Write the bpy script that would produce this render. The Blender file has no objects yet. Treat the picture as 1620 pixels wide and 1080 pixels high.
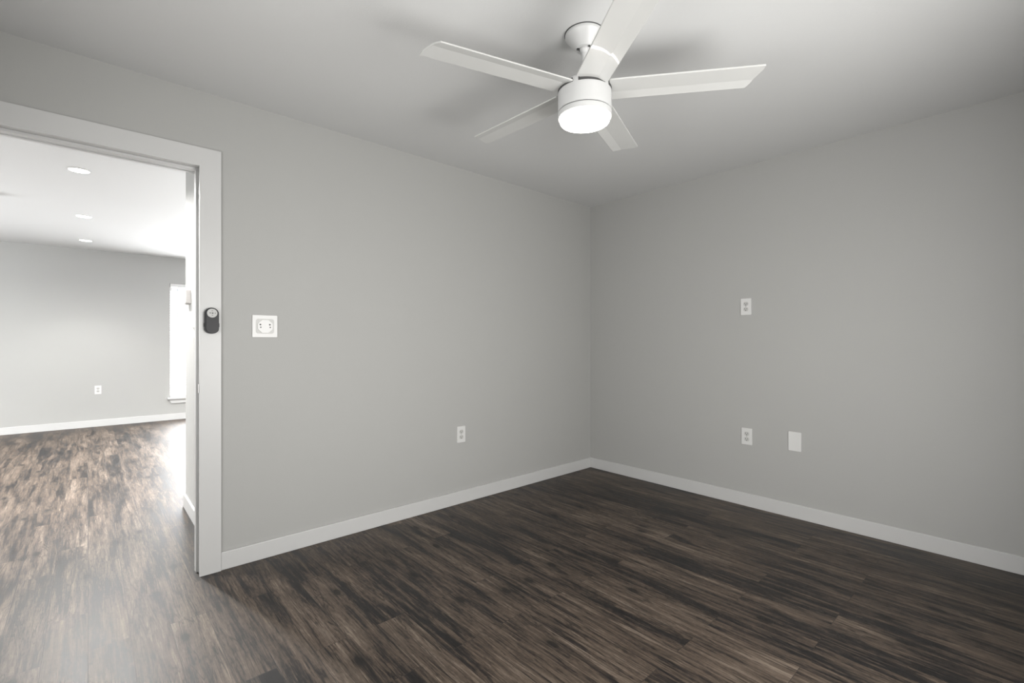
import bpy, bmesh, math, random
from mathutils import Vector, Matrix

scene = bpy.context.scene
COL = scene.collection
R = math.radians

# ------------------------------------------------------------------ camera
CAM_H = 1.178
FPX = 748.5
cam_d = bpy.data.cameras.new('camera')
cam_d.sensor_fit = 'HORIZONTAL'
cam_d.sensor_width = 36.0
cam_d.lens = 36.0 * FPX / 1620.0
cam_d.clip_start = 0.02
cam = bpy.data.objects.new('camera', cam_d)
COL.objects.link(cam)
cam.location = (0, 0, CAM_H)
cam.rotation_euler = (R(90), 0, R(48.13 - 90))
scene.camera = cam

# ------------------------------------------------------------------ view / world
vs = scene.view_settings
vs.view_transform = 'Standard'
vs.look = 'None'
vs.gamma = 1.0
vs.use_curve_mapping = False
vs.exposure = 0.0

world = bpy.data.worlds.new('world')
scene.world = world
world.use_nodes = True
bg = world.node_tree.nodes['Background']
bg.inputs['Color'].default_value = (0.86, 0.93, 1.0, 1)
bg.inputs['Strength'].default_value = 1.2

# ------------------------------------------------------------------ room numbers (metres)
XR, YL = 3.522, 2.824            # right wall plane, left (door) wall plane
XB, YF = -0.49, -0.35            # walls behind the photographer
HC = 2.44
WT = 0.12
YL2 = YL + WT                    # face of the door wall in the next room
YFAR = 8.72                      # far wall of the next room
XH, YH = 0.52, 4.07              # hall wall face and its outside corner
XW, XE = -2.8, 4.7               # next room, left and right limits
BH, BT = 0.092, 0.014            # baseboard

def area(name, loc, rot, sx, sy, power, col):
    l = bpy.data.lights.new(name, 'AREA')
    l.shape = 'RECTANGLE'; l.size = sx; l.size_y = sy
    l.energy = power; l.color = col
    o = bpy.data.objects.new(name, l)
    COL.objects.link(o); o.location = loc; o.rotation_euler = rot
    return o

# window openings: (x0, x1, z0, z1)
WIN_BACK_FILL = (0.35, 1.75, 0.60, 1.75)          # y0,y1,z0,z1 in wall_back, unseen opening added for fill light
WIN_MAIN = (0.70, 2.20, 0.50, 1.72)       # in wall_front, behind the photographer
WIN_FAR = (0.915, 1.52, 0.335, 2.05)      # far wall of the next room
WIN_FAR2 = (1.70, 4.15, 0.335, 2.05)
WIN_WEST_FILL = (5.2, 7.8, 0.8, 2.3)            # y0,y1,z0,z1 in wall_west, unseen, added to light ceiling and walls
WIN_SIDE_FILL = (5.2, 8.0, 0.10, 2.15)         # y0,y1,z0,z1 in wall_east, unseen opening added to light the next room

area('daylight_main', ((WIN_MAIN[0]+WIN_MAIN[1])/2, YF-0.10, (WIN_MAIN[2]+WIN_MAIN[3])/2),
     (R(90), 0, 0), 1.5, 1.2, 94, (1.0, 0.98, 0.95)).rotation_euler = (R(90), 0, 0)
area('fill_light_back', (XB-0.10, (WIN_BACK_FILL[0]+WIN_BACK_FILL[1])/2, (WIN_BACK_FILL[2]+WIN_BACK_FILL[3])/2),
     (0, R(-90), 0), 1.15, 1.4, 42, (1.0, 0.985, 0.96))  # added fill lamp, softens fan shadows on the ceiling
area('daylight_far', ((WIN_FAR[0]+WIN_FAR[1])/2, YFAR+0.135, (WIN_FAR[2]+WIN_FAR[3])/2),
     (R(-90), 0, 0), 0.58, 1.70, 150, (0.97, 0.985, 1.0))
area('daylight_far_wide', ((WIN_FAR2[0]+WIN_FAR2[1])/2, YFAR+0.10, (WIN_FAR2[2]+WIN_FAR2[3])/2),
     (R(-90), 0, 0), 2.4, 1.70, 540, (0.97, 0.985, 1.0))
area('fill_light_side', (XE+0.10, (WIN_SIDE_FILL[0]+WIN_SIDE_FILL[1])/2, (WIN_SIDE_FILL[2]+WIN_SIDE_FILL[3])/2),
     (0, R(90), 0), 2.05, 2.8, 40, (0.97, 0.985, 1.0))  # added lamp at an unseen opening, brightens the next room
area('fill_light_west', (XW-0.10, (WIN_WEST_FILL[0]+WIN_WEST_FILL[1])/2, (WIN_WEST_FILL[2]+WIN_WEST_FILL[3])/2),
     (0, R(-90), 0), 1.5, 2.6, 160, (0.97, 0.985, 1.0))  # added lamp lighting the next room from the west

# ------------------------------------------------------------------ materials
def mat(name, col, rough=0.5, spec=0.5, metal=0.0, coat=0.0, emit=None, estr=0.0):
    m = bpy.data.materials.new(name); m.use_nodes = True
    b = m.node_tree.nodes['Principled BSDF']
    b.inputs['Base Color'].default_value = (*col, 1)
    b.inputs['Roughness'].default_value = rough
    b.inputs['Specular IOR Level'].default_value = spec
    b.inputs['Metallic'].default_value = metal
    b.inputs['Coat Weight'].default_value = coat
    if emit:
        b.inputs['Emission Color'].default_value = (*emit, 1)
        b.inputs['Emission Strength'].default_value = estr
    return m

def painted(name, col, rough=0.6, bump=0.02, scale=220, var=0.015, spec=0.3):
    """Roller-painted surface: fine stipple bump and a very slight tone drift."""
    m = mat(name, col, rough, spec)
    nt = m.node_tree; N = nt.nodes; L = nt.links
    b = N['Principled BSDF']
    tc = N.new('ShaderNodeTexCoord')
    n1 = N.new('ShaderNodeTexNoise'); n1.inputs['Scale'].default_value = scale
    n1.inputs['Detail'].default_value = 3
    L.new(tc.outputs['Object'], n1.inputs['Vector'])
    bp = N.new('ShaderNodeBump'); bp.inputs['Strength'].default_value = bump
    bp.inputs['Distance'].default_value = 0.002
    L.new(n1.outputs['Fac'], bp.inputs['Height'])
    L.new(bp.outputs['Normal'], b.inputs['Normal'])
    n2 = N.new('ShaderNodeTexNoise'); n2.inputs['Scale'].default_value = 1.3
    n2.inputs['Detail'].default_value = 2
    L.new(tc.outputs['Object'], n2.inputs['Vector'])
    mr = N.new('ShaderNodeMapRange')
    mr.inputs['To Min'].default_value = 1 - var; mr.inputs['To Max'].default_value = 1 + var
    L.new(n2.outputs['Fac'], mr.inputs['Value'])
    mx = N.new('ShaderNodeVectorMath'); mx.operation = 'SCALE'
    mx.inputs[0].default_value = col
    L.new(mr.outputs['Result'], mx.inputs['Scale'])
    L.new(mx.outputs['Vector'], b.inputs['Base Color'])
    return m

M_WALL = painted('wall_paint', (0.37, 0.37, 0.359), 0.65, 0.10)
M_CEIL = painted('ceiling_paint', (0.57, 0.573, 0.57), 0.7, 0.25, 160)
M_TRIM = painted('trim_paint', (0.51, 0.51, 0.505), 0.38, 0.03, 60, 0.01, 0.5)
M_WHITE = mat('white_plastic', (0.60, 0.60, 0.59), 0.35)
M_WHITE2 = mat('white_plastic_inset', (0.46, 0.46, 0.445), 0.4)
M_GREY = mat('grey_plastic', (0.30, 0.30, 0.29), 0.45)
M_BEIGE = mat('thermostat_side_plastic', (0.52, 0.50, 0.49), 0.5)
M_BLACK = mat('black_plastic', (0.012, 0.012, 0.014), 0.34, 0.2)
M_SLOT = mat('slot_dark', (0.06, 0.06, 0.06), 0.7)
M_STEEL = mat('brushed_steel', (0.55, 0.54, 0.53), 0.3, 0.5, 1.0)
M_FAN = mat('fan_white_enamel', (0.53, 0.533, 0.53), 0.30, 0.5)
M_BLADE = mat('fan_blade_lacquer', (0.53, 0.532, 0.52), 0.35, 0.5, coat=1.0)
M_BLADE.node_tree.nodes['Principled BSDF'].inputs['Coat Roughness'].default_value = 0.035
M_GAP = mat('fan_gap_painted_shade', (0.05, 0.05, 0.05), 0.8)  # dark colour standing for shade in the fan's gaps and slots
M_LAMP = mat('fan_lamp_diffuser', (0.9, 0.9, 0.88), 0.4, 0.5, emit=(1.0, 0.95, 0.86), estr=16.0)
M_DOWN = mat('downlight_lens', (0.9, 0.9, 0.9), 0.4, 0.5, emit=(1.0, 0.98, 0.95), estr=6.0)

def blind_mat():
    m = bpy.data.materials.new('blind_slat_vinyl'); m.use_nodes = True
    nt = m.node_tree; N = nt.nodes; L = nt.links
    N.clear()
    out = N.new('ShaderNodeOutputMaterial')
    d = N.new('ShaderNodeBsdfDiffuse'); d.inputs['Color'].default_value = (0.8, 0.8, 0.79, 1)
    t = N.new('ShaderNodeBsdfTranslucent'); t.inputs['Color'].default_value = (0.62, 0.62, 0.61, 1)
    mx = N.new('ShaderNodeMixShader'); mx.inputs[0].default_value = 0.06
    L.new(d.outputs[0], mx.inputs[1]); L.new(t.outputs[0], mx.inputs[2])
    L.new(mx.outputs[0], out.inputs[0])
    return m
M_SLAT = blind_mat()

def glass_mat():
    m = bpy.data.materials.new('window_glass'); m.use_nodes = True
    nt = m.node_tree; N = nt.nodes; L = nt.links
    N.clear()
    out = N.new('ShaderNodeOutputMaterial')
    t = N.new('ShaderNodeBsdfTransparent')
    g = N.new('ShaderNodeBsdfGlossy'); g.inputs['Roughness'].default_value = 0.02
    mx = N.new('ShaderNodeMixShader'); mx.inputs[0].default_value = 0.06
    L.new(t.outputs[0], mx.inputs[1]); L.new(g.outputs[0], mx.inputs[2])
    L.new(mx.outputs[0], out.inputs[0])
    return m
M_GLASS = glass_mat()

def floor_mat():
    """Dark distressed vinyl planks running along Y."""
    m = bpy.data.materials.new('vinyl_plank_floor'); m.use_nodes = True
    nt = m.node_tree; N = nt.nodes; L = nt.links
    b = N['Principled BSDF']
    tc = N.new('ShaderNodeTexCoord')
    sep = N.new('ShaderNodeSeparateXYZ'); L.new(tc.outputs['Object'], sep.inputs[0])
    def comb(x, y, z=None):
        c = N.new('ShaderNodeCombineXYZ')
        for s, i in ((x, 0), (y, 1), (z, 2)):
            if s is not None: L.new(s, c.inputs[i])
        return c.outputs[0]
    def math_(op, a, v=None, clamp=False):
        n = N.new('ShaderNodeMath'); n.operation = op; n.use_clamp = clamp
        for i, q in enumerate((a, v)):
            if q is None: continue
            if isinstance(q, (int, float)): n.inputs[i].default_value = q
            else: L.new(q, n.inputs[i])
        return n.outputs[0]
    def noise(vec, scale, detail=4, rough=0.6, dist=0.0):
        n = N.new('ShaderNodeTexNoise')
        n.inputs['Scale'].default_value = scale; n.inputs['Detail'].default_value = detail
        n.inputs['Roughness'].default_value = rough; n.inputs['Distortion'].default_value = dist
        L.new(vec, n.inputs['Vector']); return n.outputs['Fac']
    def ramp(fac, stops):
        r = N.new('ShaderNodeValToRGB'); e = r.color_ramp.elements
        e.remove(e[1])
        e[0].position = stops[0][0]; e[0].color = (*stops[0][1], 1)
        for p, c in stops[1:]: e.new(p).color = (*c, 1)
        L.new(fac, r.inputs[0]); return r.outputs[0]
    def mix(kind, fac, a, c):
        n = N.new('ShaderNodeMix'); n.data_type = 'RGBA'; n.blend_type = kind
        if isinstance(fac, (int, float)): n.inputs[0].default_value = fac
        else: L.new(fac, n.inputs[0])
        for i, q in ((6, a), (7, c)):
            if isinstance(q, tuple): n.inputs[i].default_value = (*q, 1)
            else: L.new(q, n.inputs[i])
        return n.outputs[2]
    def g(v): return (v, v, v)
    X, Y = sep.outputs[0], sep.outputs[1]
    br = N.new('ShaderNodeTexBrick')
    br.offset = 0.37; br.offset_frequency = 2; br.squash = 1.0
    br.inputs['Color1'].default_value = (0, 0, 0, 1); br.inputs['Color2'].default_value = (1, 1, 1, 1)
    br.inputs['Mortar'].default_value = (0.5, 0.5, 0.5, 1)
    br.inputs['Scale'].default_value = 1.0
    br.inputs['Mortar Size'].default_value = 0.0011
    br.inputs['Mortar Smooth'].default_value = 0.3
    br.inputs['Brick Width'].default_value = 0.92
    br.inputs['Row Height'].default_value = 0.128
    L.new(comb(Y, X), br.inputs['Vector'])
    rnd = N.new('ShaderNodeRGBToBW'); L.new(br.outputs['Color'], rnd.inputs[0]); rnd = rnd.outputs[0]
    zoff = math_('MULTIPLY', rnd, 37.0)
    # broad worn patches, stretched along the plank, shifting plank to plank
    patch = noise(comb(math_('MULTIPLY', X, 9.0), math_('MULTIPLY', Y, 1.3), math_('MULTIPLY', rnd, 0.8)), 1.0, 5, 0.62, 0.5)
    # long streaks
    streak = noise(comb(math_('MULTIPLY', X, 34.0), math_('MULTIPLY', Y, 1.9), zoff), 1.0, 5, 0.65, 0.8)
    # fine grain
    fine = noise(comb(math_('MULTIPLY', X, 230.0), math_('MULTIPLY', Y, 13.0), zoff), 1.0, 4, 0.7, 0.5)
    # saw marks and mottling across the board
    mott = noise(comb(math_('MULTIPLY', X, 60.0), math_('MULTIPLY', Y, 46.0), zoff), 1.0, 3, 0.7)
    mid = noise(comb(math_('MULTIPLY', X, 95.0), math_('MULTIPLY', Y, 4.5), zoff), 1.0, 4, 0.7, 0.7)
    v = math_('ADD', math_('MULTIPLY', patch, 0.40), math_('MULTIPLY', streak, 0.40))
    v = math_('ADD', v, math_('ADD', math_('MULTIPLY', fine, 0.18), math_('MULTIPLY', mid, 0.30)))
    v = math_('ADD', v, math_('MULTIPLY', mott, 0.10))
    v = math_('ADD', v, math_('MULTIPLY', math_('SUBTRACT', rnd, 0.5), 0.06))
    col = ramp(v, [(0.592, (0.003, 0.0024, 0.0026)), (0.642, (0.014, 0.0103, 0.0088)),
                   (0.69, (0.052, 0.0375, 0.0275)), (0.745, (0.080, 0.059, 0.0435)), (0.84, (0.16, 0.127, 0.10))])
    # dark wandering cracks
    crk = noise(comb(math_('MULTIPLY', X, 24.0), math_('MULTIPLY', Y, 1.5), zoff), 1.0, 3, 0.55, 1.6)
    cr = math_('ABSOLUTE', math_('SUBTRACT', crk, 0.5))
    crm = ramp(cr, [(0.0, g(0.16)), (0.010, g(0.40)), (0.028, g(1.0))])
    msk = ramp(noise(comb(math_('MULTIPLY', X, 5.0), math_('MULTIPLY', Y, 2.0), zoff), 1.0, 2), [(0.36, g(0)), (0.5, g(1))])
    col = mix('MULTIPLY', math_('MULTIPLY', msk, 0.85), col, crm)
    crk2 = noise(comb(math_('MULTIPLY', X, 52.0), math_('MULTIPLY', Y, 3.4), zoff), 1.0, 3, 0.6, 1.2)
    crm2 = ramp(math_('ABSOLUTE', math_('SUBTRACT', crk2, 0.46)), [(0.0, g(0.35)), (0.014, g(0.6)), (0.035, g(1.0))])
    col = mix('MULTIPLY', 0.6, col, crm2)
    # knots
    vo = N.new('ShaderNodeTexVoronoi'); vo.feature = 'F1'; vo.inputs['Scale'].default_value = 1.0
    vo.voronoi_dimensions = '2D'
    vo.inputs['Randomness'].default_value = 1.0
    warp = noise(comb(math_('MULTIPLY', X, 30.0), math_('MULTIPLY', Y, 20.0)), 1.0, 3)
    xx = math_('ADD', math_('MULTIPLY', X, 4.6), math_('MULTIPLY', warp, 0.05))
    yy = math_('ADD', math_('MULTIPLY', Y, 2.1), math_('MULTIPLY', warp, 0.03))
    L.new(comb(xx, yy), vo.inputs['Vector'])
    kn = ramp(vo.outputs['Distance'], [(0.0, g(0.14)), (0.05, g(0.16)), (0.075, g(0.58)), (0.13, g(0.84)), (0.22, g(1.0))])
    vb = N.new('ShaderNodeRGBToBW'); L.new(vo.outputs['Color'], vb.inputs[0])
    kk = math_('GREATER_THAN', vb.outputs[0], 0.42)
    col = mix('MULTIPLY', kk, col, kn)
    # plank seams
    col = mix('MIX', math_('MULTIPLY', br.outputs['Fac'], 0.75), col, (0.010, 0.008, 0.008))
    L.new(col, b.inputs['Base Color'])
    rr = N.new('ShaderNodeMapRange'); L.new(v, rr.inputs['Value'])
    rr.inputs['From Min'].default_value = 0.55; rr.inputs['From Max'].default_value = 0.85
    rr.inputs['To Min'].default_value = 0.42; rr.inputs['To Max'].default_value = 0.54
    L.new(rr.outputs[0], b.inputs['Roughness'])
    b.inputs['Specular IOR Level'].default_value = 0.44
    h = math_('SUBTRACT', math_('ADD', math_('MULTIPLY', fine, 0.6), math_('MULTIPLY', streak, 0.6)),
              math_('MULTIPLY', br.outputs['Fac'], 1.2))
    bp = N.new('ShaderNodeBump'); bp.inputs['Strength'].default_value = 0.35
    bp.inputs['Distance'].default_value = 0.0012
    L.new(h, bp.inputs['Height']); L.new(bp.outputs['Normal'], b.inputs['Normal'])
    return m
M_FLOOR = floor_mat()

# ------------------------------------------------------------------ mesh helpers
def finish(name, bm, m, parent=None, smooth=False, loc=None, bevel=0.0, seg=2):
    if bevel:
        bmesh.ops.bevel(bm, geom=[e for e in bm.edges if e.calc_face_angle(0) > R(30)],
                        offset=bevel, segments=seg, profile=0.6, affect='EDGES', clamp_overlap=True)
    bmesh.ops.recalc_face_normals(bm, faces=bm.faces)
    me = bpy.data.meshes.new(name); bm.to_mesh(me); bm.free()
    me.materials.append(m)
    if smooth:
        for p in me.polygons: p.use_smooth = True
        try: me.set_sharp_from_angle(angle=R(35))
        except Exception: pass
    o = bpy.data.objects.new(name, me); COL.objects.link(o)
    if parent: o.parent = parent
    if loc: o.location = loc
    return o

def bx(bm, x0, x1, y0, y1, z0, z1):
    c = ((x0+x1)/2, (y0+y1)/2, (z0+z1)/2)
    mt = Matrix.Translation(c) @ Matrix.Diagonal((abs(x1-x0), abs(y1-y0), abs(z1-z0), 1))
    bmesh.ops.create_cube(bm, size=1, matrix=mt)

def struct(name, bm, m, parent=None, **k):
    o = finish(name, bm, m, parent, **k)
    if parent is None: o['kind'] = 'structure'
    return o

def boxes(*bs):
    bm = bmesh.new()
    for q in bs: bx(bm, *q)
    return bm

def lathe(bm, prof, seg=48, cap0=True, cap1=True, mt=Matrix.Identity(4)):
    """prof: list of (r, z); revolve about Z."""
    rings = []
    for r, z in prof:
        if r < 1e-6: rings.append([bm.verts.new(mt @ Vector((0, 0, z)))])
        else: rings.append([bm.verts.new(mt @ Vector((r*math.cos(2*math.pi*i/seg), r*math.sin(2*math.pi*i/seg), z))) for i in range(seg)])
    for a, c in zip(rings, rings[1:]):
        for i in range(seg):
            j = (i+1) % seg
            if len(a) == 1 and len(c) == 1: continue
            if len(a) == 1: bm.faces.new((a[0], c[i], c[j]))
            elif len(c) == 1: bm.faces.new((a[i], c[0], a[j]))
            else: bm.faces.new((a[i], c[i], c[j], a[j]))
    if cap0 and len(rings[0]) > 1: bm.faces.new(rings[0][::-1])
    if cap1 and len(rings[-1]) > 1: bm.faces.new(rings[-1])

def prism(bm, pts, d0, d1, mt=Matrix.Identity(4)):
    """Outline pts (u, v) extruded along w from d0 to d1; local axes u, w, v."""
    a = [bm.verts.new(mt @ Vector((u, d0, v))) for u, v in pts]
    c = [bm.verts.new(mt @ Vector((u, d1, v))) for u, v in pts]
    n = len(pts)
    bm.faces.new(a); bm.faces.new(c[::-1])
    for i in range(n):
        j = (i+1) % n
        bm.faces.new((a[i], c[i], c[j], a[j]))

def rrect(w, h, r, n=6):
    pts = []
    for cx, cy, a0 in ((w/2-r, h/2-r, 0), (-w/2+r, h/2-r, 90), (-w/2+r, -h/2+r, 180), (w/2-r, -h/2+r, 270)):
        for i in range(n+1):
            a = R(a0 + 90*i/n); pts.append((cx+r*math.cos(a), cy+r*math.sin(a)))
    return pts

def empty(name, loc, rz=0, label=None, cat=None, group=None, kind=None):
    o = bpy.data.objects.new(name, None); COL.objects.link(o)
    o.empty_display_size = 0.1
    o.location = loc; o.rotation_euler = (0, 0, rz)
    if label: o['label'] = label
    if cat: o['category'] = cat
    if group: o['group'] = group
    if kind: o['kind'] = kind
    return o

# ------------------------------------------------------------------ setting: shell
struct('floor', boxes((XW-0.12, XE+0.12, YF-0.12, YFAR+0.12, -0.05, 0.0)), M_FLOOR)
struct('ceiling', boxes((XW-0.12, XE+0.12, YF-0.12, YFAR+0.12, HC, HC+0.1)), M_CEIL)

DX0, DX1, DZ = -0.395, 0.4365, 2.078      # rough door opening
struct('wall_left', boxes((XB-WT, DX0, YL, YL2, 0, HC), (DX1, XR+WT, YL, YL2, 0, HC), (DX0, DX1, YL, YL2, DZ, HC)), M_WALL)
struct('wall_right', boxes((XR, XR+WT, YF-WT, YL, 0, HC)), M_WALL)

def holed(axis, a0, a1, t0, t1, holes):
    """wall running along axis from a0 to a1, thickness t0..t1, rectangular holes (p0,p1,z0,z1)."""
    out = []; cur = a0
    for p0, p1, z0, z1 in sorted(holes):
        out += [(cur, p0, 0, HC), (p0, p1, 0, z0), (p0, p1, z1, HC)]; cur = p1
    out.append((cur, a1, 0, HC))
    bm = bmesh.new()
    for p, q, z0, z1 in out:
        if z1-z0 < 1e-4: continue
        if axis == 'x': bx(bm, p, q, t0, t1, z0, z1)
        else: bx(bm, t0, t1, p, q, z0, z1)
    return bm
struct('wall_front', holed('x', XB, XR, YF-WT, YF, [WIN_MAIN]), M_WALL)
struct('wall_far', holed('x', XW-WT, XE+WT, YFAR, YFAR+WT, [WIN_FAR, WIN_FAR2]), M_WALL)
struct('wall_hall', boxes((XH, XH+WT, YL2, YH, 0, HC), (XH+WT, XE, YH-WT, YH, 0, HC)), M_WALL)
struct('wall_east', holed('y', YH-WT, YFAR, XE, XE+WT, [WIN_SIDE_FILL]), M_WALL)
struct('wall_back', holed('y', YF-WT, YL, XB-WT, XB, [WIN_BACK_FILL]), M_WALL)
struct('wall_west', holed('y', YL, YFAR, XW-WT, XW, [WIN_WEST_FILL]), M_WALL)
struct('wall_south', boxes((XW, XB-WT, YL, YL2, 0, HC)), M_WALL)

# ------------------------------------------------------------------ baseboards
def bboard(name, *bs):
    return struct(name, boxes(*bs), M_TRIM, bevel=0.003, seg=2)
bboard('baseboard_left', (0.5105, XR-BT, YL-BT, YL, 0, BH))
bboard('baseboard_right', (XR-BT, XR, YF, YL, 0, BH))
bboard('baseboard_front', (XB, XR-BT, YF, YF+BT, 0, BH))
bboard('baseboard_back', (XB, XB+BT, YF+BT, YL-0.025, 0, BH))
bboard('baseboard_hall', (XH-BT, XH, YL2+0.02, YH+BT, 0, BH), (XH, XE-BT, YH, YH+BT, 0, BH))
bboard('baseboard_far', (XW+BT, XE-BT, YFAR-BT, YFAR, 0, BH))
bboard('baseboard_west', (XW, XW+BT, YL2, YFAR, 0, BH))
bboard('baseboard_east', (XE-BT, XE, YH, WIN_SIDE_FILL[0]-0.1, 0, BH), (XE-BT, XE, WIN_SIDE_FILL[1]+0.1, YFAR, 0, BH))

# ------------------------------------------------------------------ door frame (door_1)
door = empty('door_1', (0, YL, 0), kind='structure')
CT = 0.018
CI, CO = 0.4165, 0.5095        # casing inner and outer edge
CZI, CZO = 2.058, 2.151
LI, LO = -0.375, -0.468
def casing(y0, y1, name):
    bm = bmesh.new()
    # legs and head as one continuous flat frame with filled joints
    prism(bm, [(CI, 0), (CO, 0), (CO, CZO), (LO, CZO), (LO, 0), (LI, 0), (LI, CZI), (CI, CZI)], y0, y1)
    return struct(name, bm, M_TRIM, door, bevel=0.002, seg=2)
casing(-CT, 0, 'door_casing')
casing(WT, WT+CT, 'door_casing')
JX = 0.4205
bm = boxes((JX, DX1, -0.001, WT+0.001, 0, 2.0635), (DX0, LI-0.004, -0.001, WT+0.001, 0, 2.0635),
           (DX0, DX1, -0.001, WT+0.001, 2.0635, DZ))
struct('door_jamb', bm, M_TRIM, door, bevel=0.001, seg=1)
bm = boxes((JX-0.0115, JX, 0.046, 0.082, 0, 2.052), (LI-0.004, LI+0.0075, 0.046, 0.082, 0, 2.052),
           (LI-0.004, JX, 0.046, 0.082, 2.052, 2.0635))
struct('door_stop', bm, M_TRIM, door, bevel=0.002, seg=2)
# strike plate with its curved lip
sp = empty('strike_plate', (JX, 0.022, 0.942)); sp.parent = door; sp['label'] = 'small steel strike plate let into the door jamb'
bm = bmesh.new()
bx(bm, -0.0018, 0.0004, -0.0135, 0.0135, -0.0285, 0.0285)
finish('plate', bm, M_STEEL, sp, bevel=0.0006, seg=1)
bm = bmesh.new()
prism(bm, [(-0.0018, -0.0135), (-0.0025, -0.020), (-0.006, -0.0265), (-0.0075, -0.026), (-0.0045, -0.019), (-0.0035, -0.0135)], -0.022, 0.022,
      Matrix(((1, 0, 0, 0), (0, 0, 1, 0), (0, 1, 0, 0), (0, 0, 0, 1))))
finish('lip', bm, M_STEEL, sp)
bm = boxes((-0.0022, -0.0016, -0.006, 0.009, -0.013, 0.013))
finish('latch_hole', bm, M_SLOT, sp)

# ------------------------------------------------------------------ windows
def window(name, w, h, loc, rz, blinds=False, sill=True, mull=1):
    """Local frame: opening x -w/2..w/2, z 0..h, room side is -y, wall thickness towards +y."""
    e = empty(name, loc, rz, kind='structure')
    f = 0.035
    bm = boxes((-w/2, -w/2+f, 0.045, 0.10, 0, h), (w/2-f, w/2, 0.045, 0.10, 0, h),
               (-w/2+f, w/2-f, 0.045, 0.10, 0, f), (-w/2+f, w/2-f, 0.045, 0.10, h-f, h),
               (-w/2+f, w/2-f, 0.050, 0.09, h/2-0.02, h/2+0.02))
    for i in range(1, mull):
        x = -w/2 + w*i/mull
        bx(bm, x-0.02, x+0.02, 0.05, 0.09, f, h-f)
    finish('window_frame', bm, M_TRIM, e, bevel=0.002, seg=1)
    finish('window_pane', boxes((-w/2+f, w/2-f, 0.072, 0.076, f, h-f)), M_GLASS, e)
    if sill:
        bm = boxes((-w/2-0.03, w/2+0.03, -0.045, 0.045, -0.024, 0.0))
        finish('window_sill', bm, M_TRIM, e, bevel=0.004, seg=2)
        bm = bmesh.new()
        prism(bm, [(-w/2-0.012, -0.024), (w/2+0.012, -0.024), (w/2-0.02, -0.085), (-w/2+0.02, -0.085)], -0.018, 0.0)
        finish('window_apron', bm, M_TRIM, e, bevel=0.002, seg=1)
    return e
wx = (WIN_FAR[0]+WIN_FAR[1])/2; ww = WIN_FAR[1]-WIN_FAR[0]; wh = WIN_FAR[3]-WIN_FAR[2]
window('window_1', ww, wh, (wx, YFAR, WIN_FAR[2]), 0)
window('window_2', WIN_FAR2[1]-WIN_FAR2[0], WIN_FAR2[3]-WIN_FAR2[2], ((WIN_FAR2[0]+WIN_FAR2[1])/2, YFAR, WIN_FAR2[2]), 0, mull=2)
window('window_3_added', WIN_SIDE_FILL[1]-WIN_SIDE_FILL[0], WIN_SIDE_FILL[3]-WIN_SIDE_FILL[2], (XE, (WIN_SIDE_FILL[0]+WIN_SIDE_FILL[1])/2, WIN_SIDE_FILL[2]), R(-90), sill=False, mull=2)  # unseen window, added as a light source
window('window_5_added', WIN_WEST_FILL[1]-WIN_WEST_FILL[0], WIN_WEST_FILL[3]-WIN_WEST_FILL[2], (XW, (WIN_WEST_FILL[0]+WIN_WEST_FILL[1])/2, WIN_WEST_FILL[2]), R(90), mull=2)  # unseen window, added for light from the west
window('window_6_added', WIN_BACK_FILL[1]-WIN_BACK_FILL[0], WIN_BACK_FILL[3]-WIN_BACK_FILL[2], (XB, (WIN_BACK_FILL[0]+WIN_BACK_FILL[1])/2, WIN_BACK_FILL[2]), R(90), mull=2)  # unseen window, added for fill in the main room
window('window_4', WIN_MAIN[1]-WIN_MAIN[0], WIN_MAIN[3]-WIN_MAIN[2], ((WIN_MAIN[0]+WIN_MAIN[1])/2, YF, WIN_MAIN[2]), R(180), mull=2)

# horizontal blinds in the far window
bl = empty('window_blinds', (wx, YFAR+0.026, WIN_FAR[2]), 0,
           'white horizontal slat blinds lowered in the far room window', 'blinds')
bw = ww-0.012
finish('head_rail', boxes((-bw/2, bw/2, -0.026, 0.018, wh-0.055, wh-0.002)), M_WHITE, bl, bevel=0.003)
SP = 0.0235*1.6
n = int((wh-0.10)/SP)
rng = random.Random(4)
bm = bmesh.new()
for i in range(n):
    z = 0.045 + i*SP
    lower = i < n*0.47
    ang = R(52 if lower else 47) + rng.uniform(-0.03, 0.03)
    mt = Matrix.Translation((0, -0.002, z)) @ Matrix.Rotation(ang, 4, 'X') @ Matrix.Diagonal((bw, 0.040, 0.0022, 1))
    bmesh.ops.create_cube(bm, size=1, matrix=mt)
sl = finish('slats', bm, M_SLAT, bl)
finish('bottom_rail', boxes((-bw/2, bw/2, -0.022, 0.014, 0.002, 0.022)), M_WHITE, bl, bevel=0.003)
bm = bmesh.new()
for sx in (-0.22, 0, 0.22): bx(bm, sx-0.001, sx+0.001, -0.024, -0.022, 0.02, wh-0.06)
finish('ladder_cord', bm, M_WHITE, bl)
bm = bmesh.new()
lathe(bm, [(0.004, -0.72), (0.0045, -0.70), (0.0035, -0.5), (0.0035, 0)], 10)
finish('wand', bm, M_GREY, bl, smooth=True, loc=(-bw/2+0.09, -0.030, wh-0.07))

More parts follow.
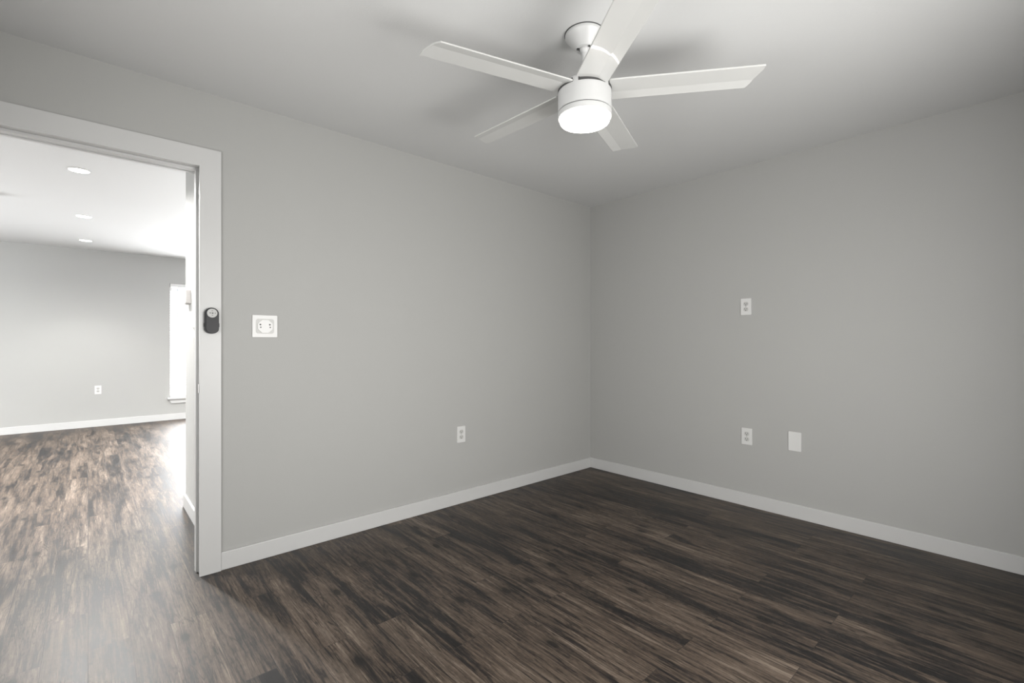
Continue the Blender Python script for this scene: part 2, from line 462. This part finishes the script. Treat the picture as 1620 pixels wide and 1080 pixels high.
# ------------------------------------------------------------------ ceiling fan
FX, FY = 1.523, 1.251
fan = empty('ceiling_fan', (FX, FY, HC), 0, 'white five-blade ceiling fan with a lit round lamp hanging from the ceiling', 'ceiling fan')
ZT, ZS, ZB = 2.228-HC, 2.121-HC, 2.094-HC
bm = bmesh.new()
lathe(bm, [(0.079, 0.0), (0.080, -0.003), (0.080, -0.010), (0.077, -0.015), (0.070, -0.023), (0.0395, -0.057), (0.036, -0.060), (0.024, -0.060), (0.022, -0.046)], 64, cap1=True)
cn = finish('canopy', bm, M_FAN, fan, smooth=True)
bm = bmesh.new(); lathe(bm, [(0.0825, 0.0), (0.0825, -0.0025), (0.079, -0.0025)], 64)
finish('gap_shade_ring', bm, M_GAP, cn, smooth=False)  # dark ring painting the shaded gap between canopy and ceiling
bm = bmesh.new()
lathe(bm, [(0.0, -0.046), (0.020, -0.050), (0.0215, -0.058), (0.019, -0.067), (0.0135, -0.073), (0.0125, -0.08), (0.0125, ZT+0.022), (0.020, ZT+0.020), (0.022, ZT+0.012), (0.022, ZT-0.002)], 32)
rod = finish('downrod', bm, M_FAN, fan, smooth=True)
for s in (0.4, 2.5, 4.6):
    bm = bmesh.new()
    bmesh.ops.create_cube(bm, size=1, matrix=Matrix.Rotation(s, 4, 'Z') @ Matrix.Translation((0.0285, 0, -0.0605)) @ Matrix.Diagonal((0.009, 0.014, 0.002, 1)))
    finish('slot', bm, M_GAP, cn)
# motor housing
MR = 0.109
bm = bmesh.new()
lathe(bm, [(0.022, ZT), (MR-0.014, ZT), (MR-0.006, ZT-0.002), (MR-0.0015, ZT-0.007), (MR, ZT-0.014), (MR, ZS+0.001), (MR-0.003, ZS), (0.06, ZS)], 96)
mo = finish('motor_housing', bm, M_FAN, fan, smooth=True)
bm = bmesh.new(); lathe(bm, [(MR-0.004, ZS+0.0005), (MR-0.004, ZS-0.0035)], 96)
finish('gap', bm, M_GAP, mo)
bm = bmesh.new()
lathe(bm, [(0.06, ZS-0.003), (MR-0.002, ZS-0.003), (MR, ZS-0.005), (MR, ZB+0.003), (MR-0.002, ZB+0.001), (0.099, ZB+0.001)], 96)
lk = finish('light_kit', bm, M_FAN, fan, smooth=True)
bm = bmesh.new()
lathe(bm, [(0.1005, ZB+0.001), (0.1005, ZB-0.012), (0.0985, ZB-0.0155), (0.092, ZB-0.0175), (0.06, ZB-0.0185), (0, ZB-0.019)], 96)
finish('lamp_diffuser', bm, M_LAMP, lk, smooth=True)

# blades: thin board with one lengthwise fold, drooping trailing third
def blade_mesh():
    bm = bmesh.new()
    r0, r1 = 0.098, 0.659
    def zf(v):                       # height across the chord (v>0 is the drooped side)
        fold = 0.020
        z = 0.0065 - 0.055*(v+0.064)
        if v > fold: z -= (v-fold)*0.17
        return z
    hw = 0.064
    us = [r0, r0+0.006, r0+0.02] + [r0+0.02+(r1-0.03-r0)*i/22 for i in range(1, 23)] + [r1-0.004, r1]
    vs_ = [-hw, -hw+0.002, -0.04, -0.02, 0.0, 0.0195, 0.0205, 0.04, hw-0.002, hw]
    TH = 0.0065
    def place(u, v, top):
        # rounded ends and a slightly raked tip
        uu = u
        t = (u-r0)/(r1-r0)
        rake = 0.020*t*(-v/hw)
        cr = 0.012
        a = abs(v)-(hw-cr)
        if a > 0:
            cut = cr-math.sqrt(max(cr*cr-a*a, 0))
            if t > 0.97: uu = min(u, r1-cut)
            if t < 0.03: uu = max(u, r0+cut*0.3)
        z = zf(v) + (TH if top else 0.0)
        if abs(abs(v)-hw) < 1e-6: z += (-0.0012 if top else 0.0012)
        return Vector((uu+rake, v, z))
    g0 = [[bm.verts.new(place(u, v, False)) for v in vs_] for u in us]
    g1 = [[bm.verts.new(place(u, v, True)) for v in vs_] for u in us]
    nu, nv = len(us), len(vs_)
    for i in range(nu-1):
        for j in range(nv-1):
            bm.faces.new((g0[i][j], g0[i][j+1], g0[i+1][j+1], g0[i+1][j]))
            bm.faces.new((g1[i][j], g1[i+1][j], g1[i+1][j+1], g1[i][j+1]))
    for i in range(nu-1):
        bm.faces.new((g0[i][0], g0[i+1][0], g1[i+1][0], g1[i][0]))
        bm.faces.new((g0[i][-1], g1[i][-1], g1[i+1][-1], g0[i+1][-1]))
    for j in range(nv-1):
        bm.faces.new((g0[0][j], g1[0][j], g1[0][j+1], g0[0][j+1]))
        bm.faces.new((g0[-1][j], g0[-1][j+1], g1[-1][j+1], g1[-1][j]))
    return bm
ZBL = 2.204 - HC
blade0 = finish('blade', blade_mesh(), M_BLADE, fan)
# the iron that carries each blade out of the housing slot
bm = bmesh.new()
bx(bm, 0.070, 0.150, -0.030, 0.030, 0.0085, 0.0125)
iron0 = finish('blade_iron', bm, M_FAN, blade0, bevel=0.001, seg=1)
bm = bmesh.new()
for k in range(9):
    a0 = R(-30+60*k/9); a1 = R(-30+60*(k+1)/9)
    vv = []
    for rr, zz in ((MR+0.0006, -0.006), (MR+0.0006, 0.010)):
        for a in (a0, a1): vv.append(bm.verts.new((rr*math.cos(a), rr*math.sin(a), zz)))
    bm.faces.new((vv[0], vv[1], vv[3], vv[2]))
slot0 = finish('housing_slot', bm, M_GAP, blade0)
AZ0 = 20.3
for k in range(5):
    if k == 0: bo, io, so = blade0, iron0, slot0
    else:
        bo = blade0.copy(); COL.objects.link(bo); bo.parent = fan
        io = iron0.copy(); COL.objects.link(io); io.parent = bo
        so = slot0.copy(); COL.objects.link(so); so.parent = bo
    bo.location = (0, 0, ZBL); bo.rotation_euler = (0, 0, R(AZ0+72*k))

# ------------------------------------------------------------------ wall plates
def plate_frame(name, loc, normal, label, cat, group=None):
    """Root at wall face; local -y points into the room."""
    rz = {'-y': 0, '-x': R(-90)}[normal]
    return empty(name, loc, rz, label, cat, group)

def wall_plate(root, w, h, t=0.0065):
    bm = bmesh.new(); prism(bm, rrect(w, h, 0.004, 3), -t, 0.0)
    return finish('cover_plate', bm, M_WHITE, root, bevel=0.0022, seg=2)

def outlet(loc, normal, label, group=None, w=0.072, h=0.117):
    e = plate_frame('electrical_outlet', loc, normal, label, 'outlet', group)
    wall_plate(e, w, h)
    for s in (1, -1):
        bm = bmesh.new()
        pts = []
        for i in range(24):
            a = 2*math.pi*i/24
            x = 0.0172*math.cos(a); z = 0.0172*math.sin(a)
            pts.append((x, max(-0.0135, min(0.0135, z))))
        prism(bm, pts, -0.0082, -0.006, Matrix.Translation((0, 0, s*0.0195)))
        rc = finish('socket', bm, M_WHITE2, e)
        bm = bmesh.new()
        bx(bm, -0.0082, -0.0056, -0.0086, -0.0081, s*0.0195-0.0020, s*0.0195+0.0075)
        bx(bm, 0.0056, 0.0080, -0.0086, -0.0081, s*0.0195-0.0010, s*0.0195+0.0070)
        lathe(bm, [(0.0032, 0), (0.0032, 0.0005)], 12, mt=Matrix.Translation((0, -0.0081, s*0.0195-0.0075)) @ Matrix.Rotation(R(90), 4, 'X'))
        finish('slots', bm, M_SLOT, rc)
    bm = bmesh.new()
    lathe(bm, [(0.003, 0), (0.003, 0.0012), (0.002, 0.0018)], 14, mt=Matrix.Translation((0, -0.0065, 0)) @ Matrix.Rotation(R(90), 4, 'X'))
    finish('screw', bm, M_GREY, e)
    return e
outlet((2.029, YL, 0.501), '-y', 'white outlet low on the left wall between door and corner')
outlet((XR, 1.408, 1.428), '-x', 'white outlet high on the right wall at eye level')
outlet((XR, 1.402, 0.498), '-x', 'white outlet low on the right wall beside blank plate')
outlet((0.104, YFAR, 0.508), '-y', 'small white outlet on the far room wall seen through doorway')

e = plate_frame('blank_wall_plate', (XR, 1.0926, 0.510), '-x', 'blank white cover plate low on the right wall', 'wall plate')
bm = bmesh.new(); prism(bm, rrect(0.076, 0.126, 0.004, 3), -0.007, 0.0)
finish('cover_plate', bm, M_WHITE, e, bevel=0.0025, seg=2)
for s in (1, -1):
    bm = bmesh.new()
    lathe(bm, [(0.0028, 0), (0.0028, 0.0010)], 12, mt=Matrix.Translation((0, -0.0069, s*0.042)) @ Matrix.Rotation(R(90), 4, 'X'))
    finish('screw', bm, M_WHITE, e)

# two-gang plate beside the door
e = plate_frame('double_wall_plate', (0.7185, YL, 1.261), '-y', 'square white double control plate on the left wall beside door', 'wall switch')
bm = bmesh.new(); prism(bm, rrect(0.124, 0.119, 0.004, 3), -0.007, 0.0)
finish('cover_plate', bm, M_WHITE, e, bevel=0.0025, seg=2)
bm = bmesh.new()
prism(bm, rrect(0.090, 0.080, 0.012, 5), -0.0085, -0.006)
fr = finish('inset_panel', bm, M_WHITE2, e, bevel=0.001, seg=1)
bm = bmesh.new()
o8 = [(0.040*math.cos(R(22.5+45*i)), 0.038*math.sin(R(22.5+45*i))-0.001) for i in range(8)]
prism(bm, o8, -0.0125, -0.008)
finish('centre_panel', bm, M_WHITE, e, bevel=0.0015, seg=2)
for s in (-1, 1):
    bm = bmesh.new()
    for dz, dx, r in ((0.0085, -0.001, 0.0042), (-0.006, 0.001, 0.0034)):
        lathe(bm, [(r, 0), (r, 0.0008)], 16, mt=Matrix.Translation((s*0.0235+dx, -0.0122, dz)) @ Matrix.Rotation(R(90), 4, 'X'))
    finish('socket_hole', bm, M_SLOT, e)

# ------------------------------------------------------------------ black lock box on the casing
e = plate_frame('key_lock_box', (0.4655, YL-CT, 1.283), '-y', 'black rounded key box with grey dial on the white door casing', 'key box')
def stadium(w, top, bot, n=12):
    pts = []
    r = w/2
    for i in range(n+1):
        a = math.pi*i/n; pts.append((r*math.cos(a), top-r+r*math.sin(a)))
    rb = r*0.78
    for i in range(n+1):
        a = math.pi+math.pi*i/n
        pts.append((r*math.cos(a)*(1.0), bot+rb+rb*math.sin(a)))
    return pts
bm = bmesh.new(); prism(bm, stadium(0.062, 0.066, -0.066), -0.020, 0.0)
body = finish('back_shell', bm, M_BLACK, e, smooth=True, bevel=0.004, seg=3)
bm = bmesh.new(); prism(bm, stadium(0.052, 0.0625, -0.0615), -0.0265, -0.018)
finish('front_cover', bm, M_BLACK, e, smooth=True, bevel=0.005, seg=4)
for s in (-1, 1):
    finish('side_grip', boxes((s*0.029, s*0.0335, -0.017, -0.003, -0.032, -0.012)), M_BLACK, e, bevel=0.001, seg=1)
bm = bmesh.new()
lathe(bm, [(0.0225, 0), (0.0225, 0.0025), (0.0215, 0.0035), (0, 0.0035)], 40, mt=Matrix.Translation((0, -0.0262, 0.0375)) @ Matrix.Rotation(R(90), 4, 'X'))
dial = finish('dial', bm, mat('dial_silver_plastic', (0.40, 0.40, 0.39), 0.4), e, smooth=True)
bm = bmesh.new()
for (px, pz, pw, ph) in ((-0.0085, 0.0005, 0.0065, 0.0035), (0.0015, 0.0, 0.006, 0.006), (0.0, 0.011, 0.007, 0.002), (0.0005, -0.0105, 0.0065, 0.0022), (0.0125, 0.0, 0.0022, 0.006)):
    bx(bm, px-pw/2, px+pw/2, -0.0303, -0.0294, 0.0375+pz-ph/2, 0.0375+pz+ph/2)
finish('dial_marks', bm, M_SLOT, dial)

# ------------------------------------------------------------------ hall wall: thermostat and switch
e = plate_frame('thermostat', (XH, 3.90, 1.482), '-x', 'small white box thermostat at the hall wall corner past doorway', 'thermostat')
bm = bmesh.new(); prism(bm, rrect(0.105, 0.098, 0.008, 4), -0.024, 0.0)
finish('base', bm, M_BEIGE, e, bevel=0.002, seg=2)
bm = bmesh.new(); prism(bm, rrect(0.099, 0.091, 0.008, 4), -0.030, -0.0235)
fc = finish('face', bm, M_WHITE, e, bevel=0.002, seg=2)
bm = bmesh.new(); prism(bm, rrect(0.050, 0.034, 0.003, 3), -0.0306, -0.0298, Matrix.Translation((0, 0, 0.012)))
finish('display', bm, M_GREY, fc)

e = plate_frame('light_switch', (XH, 3.66, 1.262), '-x', 'white toggle switch plate on the hall wall inside doorway', 'light switch')
wall_plate(e, 0.072, 0.118, 0.0075)
bm = bmesh.new()
prism(bm, [(-0.006, -0.006), (-0.017, 0.004), (-0.017, 0.010), (-0.006, 0.008)], -0.005, 0.005,
      Matrix(((0, 1, 0, 0), (1, 0, 0, 0), (0, 0, 1, 0), (0, 0, 0, 1))))
finish('toggle', bm, M_WHITE, e, bevel=0.001, seg=1)
bm = boxes((-0.0055, 0.0055, -0.0082, -0.0074, -0.012, 0.012))
finish('toggle_slot', bm, M_GREY, e)

# ------------------------------------------------------------------ recessed ceiling lights in the next room
SPOTS = [(-0.049, 4.725, 'round recessed ceiling light nearest the doorway, first of three'),
         (-0.030, 6.430, 'round recessed ceiling light in the middle of three'),
         (-0.022, 7.950, 'round recessed ceiling light closest to the far wall')]
d0 = None
for i, (x, y, lab) in enumerate(SPOTS):
    if i == 0:
        d0 = empty('recessed_light', (x, y, HC), 0, lab, 'ceiling light', 'recessed lights in the far room ceiling')
        bm = bmesh.new()
        lathe(bm, [(0.066, 0.0), (0.065, -0.003), (0.060, -0.005), (0.057, -0.003)], 48, cap0=False, cap1=False)
        t0 = finish('trim_ring', bm, M_WHITE, d0, smooth=True)
        bm = bmesh.new(); lathe(bm, [(0.0585, -0.001), (0.0585, -0.0045), (0, -0.0060)], 48)
        l0 = finish('lens', bm, M_DOWN, d0, smooth=True)
    else:
        d = d0.copy(); COL.objects.link(d); d.location = (x, y, HC); d['label'] = lab
        for p in (t0, l0):
            c = p.copy(); COL.objects.link(c); c.parent = d

# lamps of the three recessed lights, plus unseen lamps added to brighten the floor
def spot_lamp(x, y, p=300, cone=160):
    l = bpy.data.lights.new('recessed_and_fill_lamp', 'SPOT')
    l.energy = p; l.spot_size = R(cone); l.spot_blend = 0.5; l.shadow_soft_size = 0.06; l.color = (1.0, 0.985, 0.96)
    o = bpy.data.objects.new('recessed_and_fill_lamp', l); COL.objects.link(o)
    o.location = (x, y, HC-0.012)
for y, p, c in ((3.15, 130, 120), (4.725, 540, 160), (6.43, 280, 165), (7.95, 45, 90)): spot_lamp(-0.035, y, p, c)  # first one is an unseen lamp added for floor glare
for x in (-1.65, 1.65):  # unseen lamps added to light the next room's floor
    for y in (4.725, 6.43): spot_lamp(x, y, 360, 112)

# smoke detector whose rim just enters at the picture's left edge
e = empty('smoke_detector', (-0.640, 5.93, HC), 0, 'white smoke detector rim on the far room ceiling at left edge', 'smoke detector')
bm = bmesh.new(); lathe(bm, [(0.070, 0), (0.070, -0.010), (0.066, -0.012)], 48)
finish('base', bm, M_WHITE, e, smooth=True)
bm = bmesh.new(); lathe(bm, [(0.064, -0.012), (0.064, -0.016), (0.067, -0.018), (0.062, -0.034), (0.050, -0.040), (0, -0.041)], 48)
finish('cover', bm, M_WHITE, e, smooth=True)
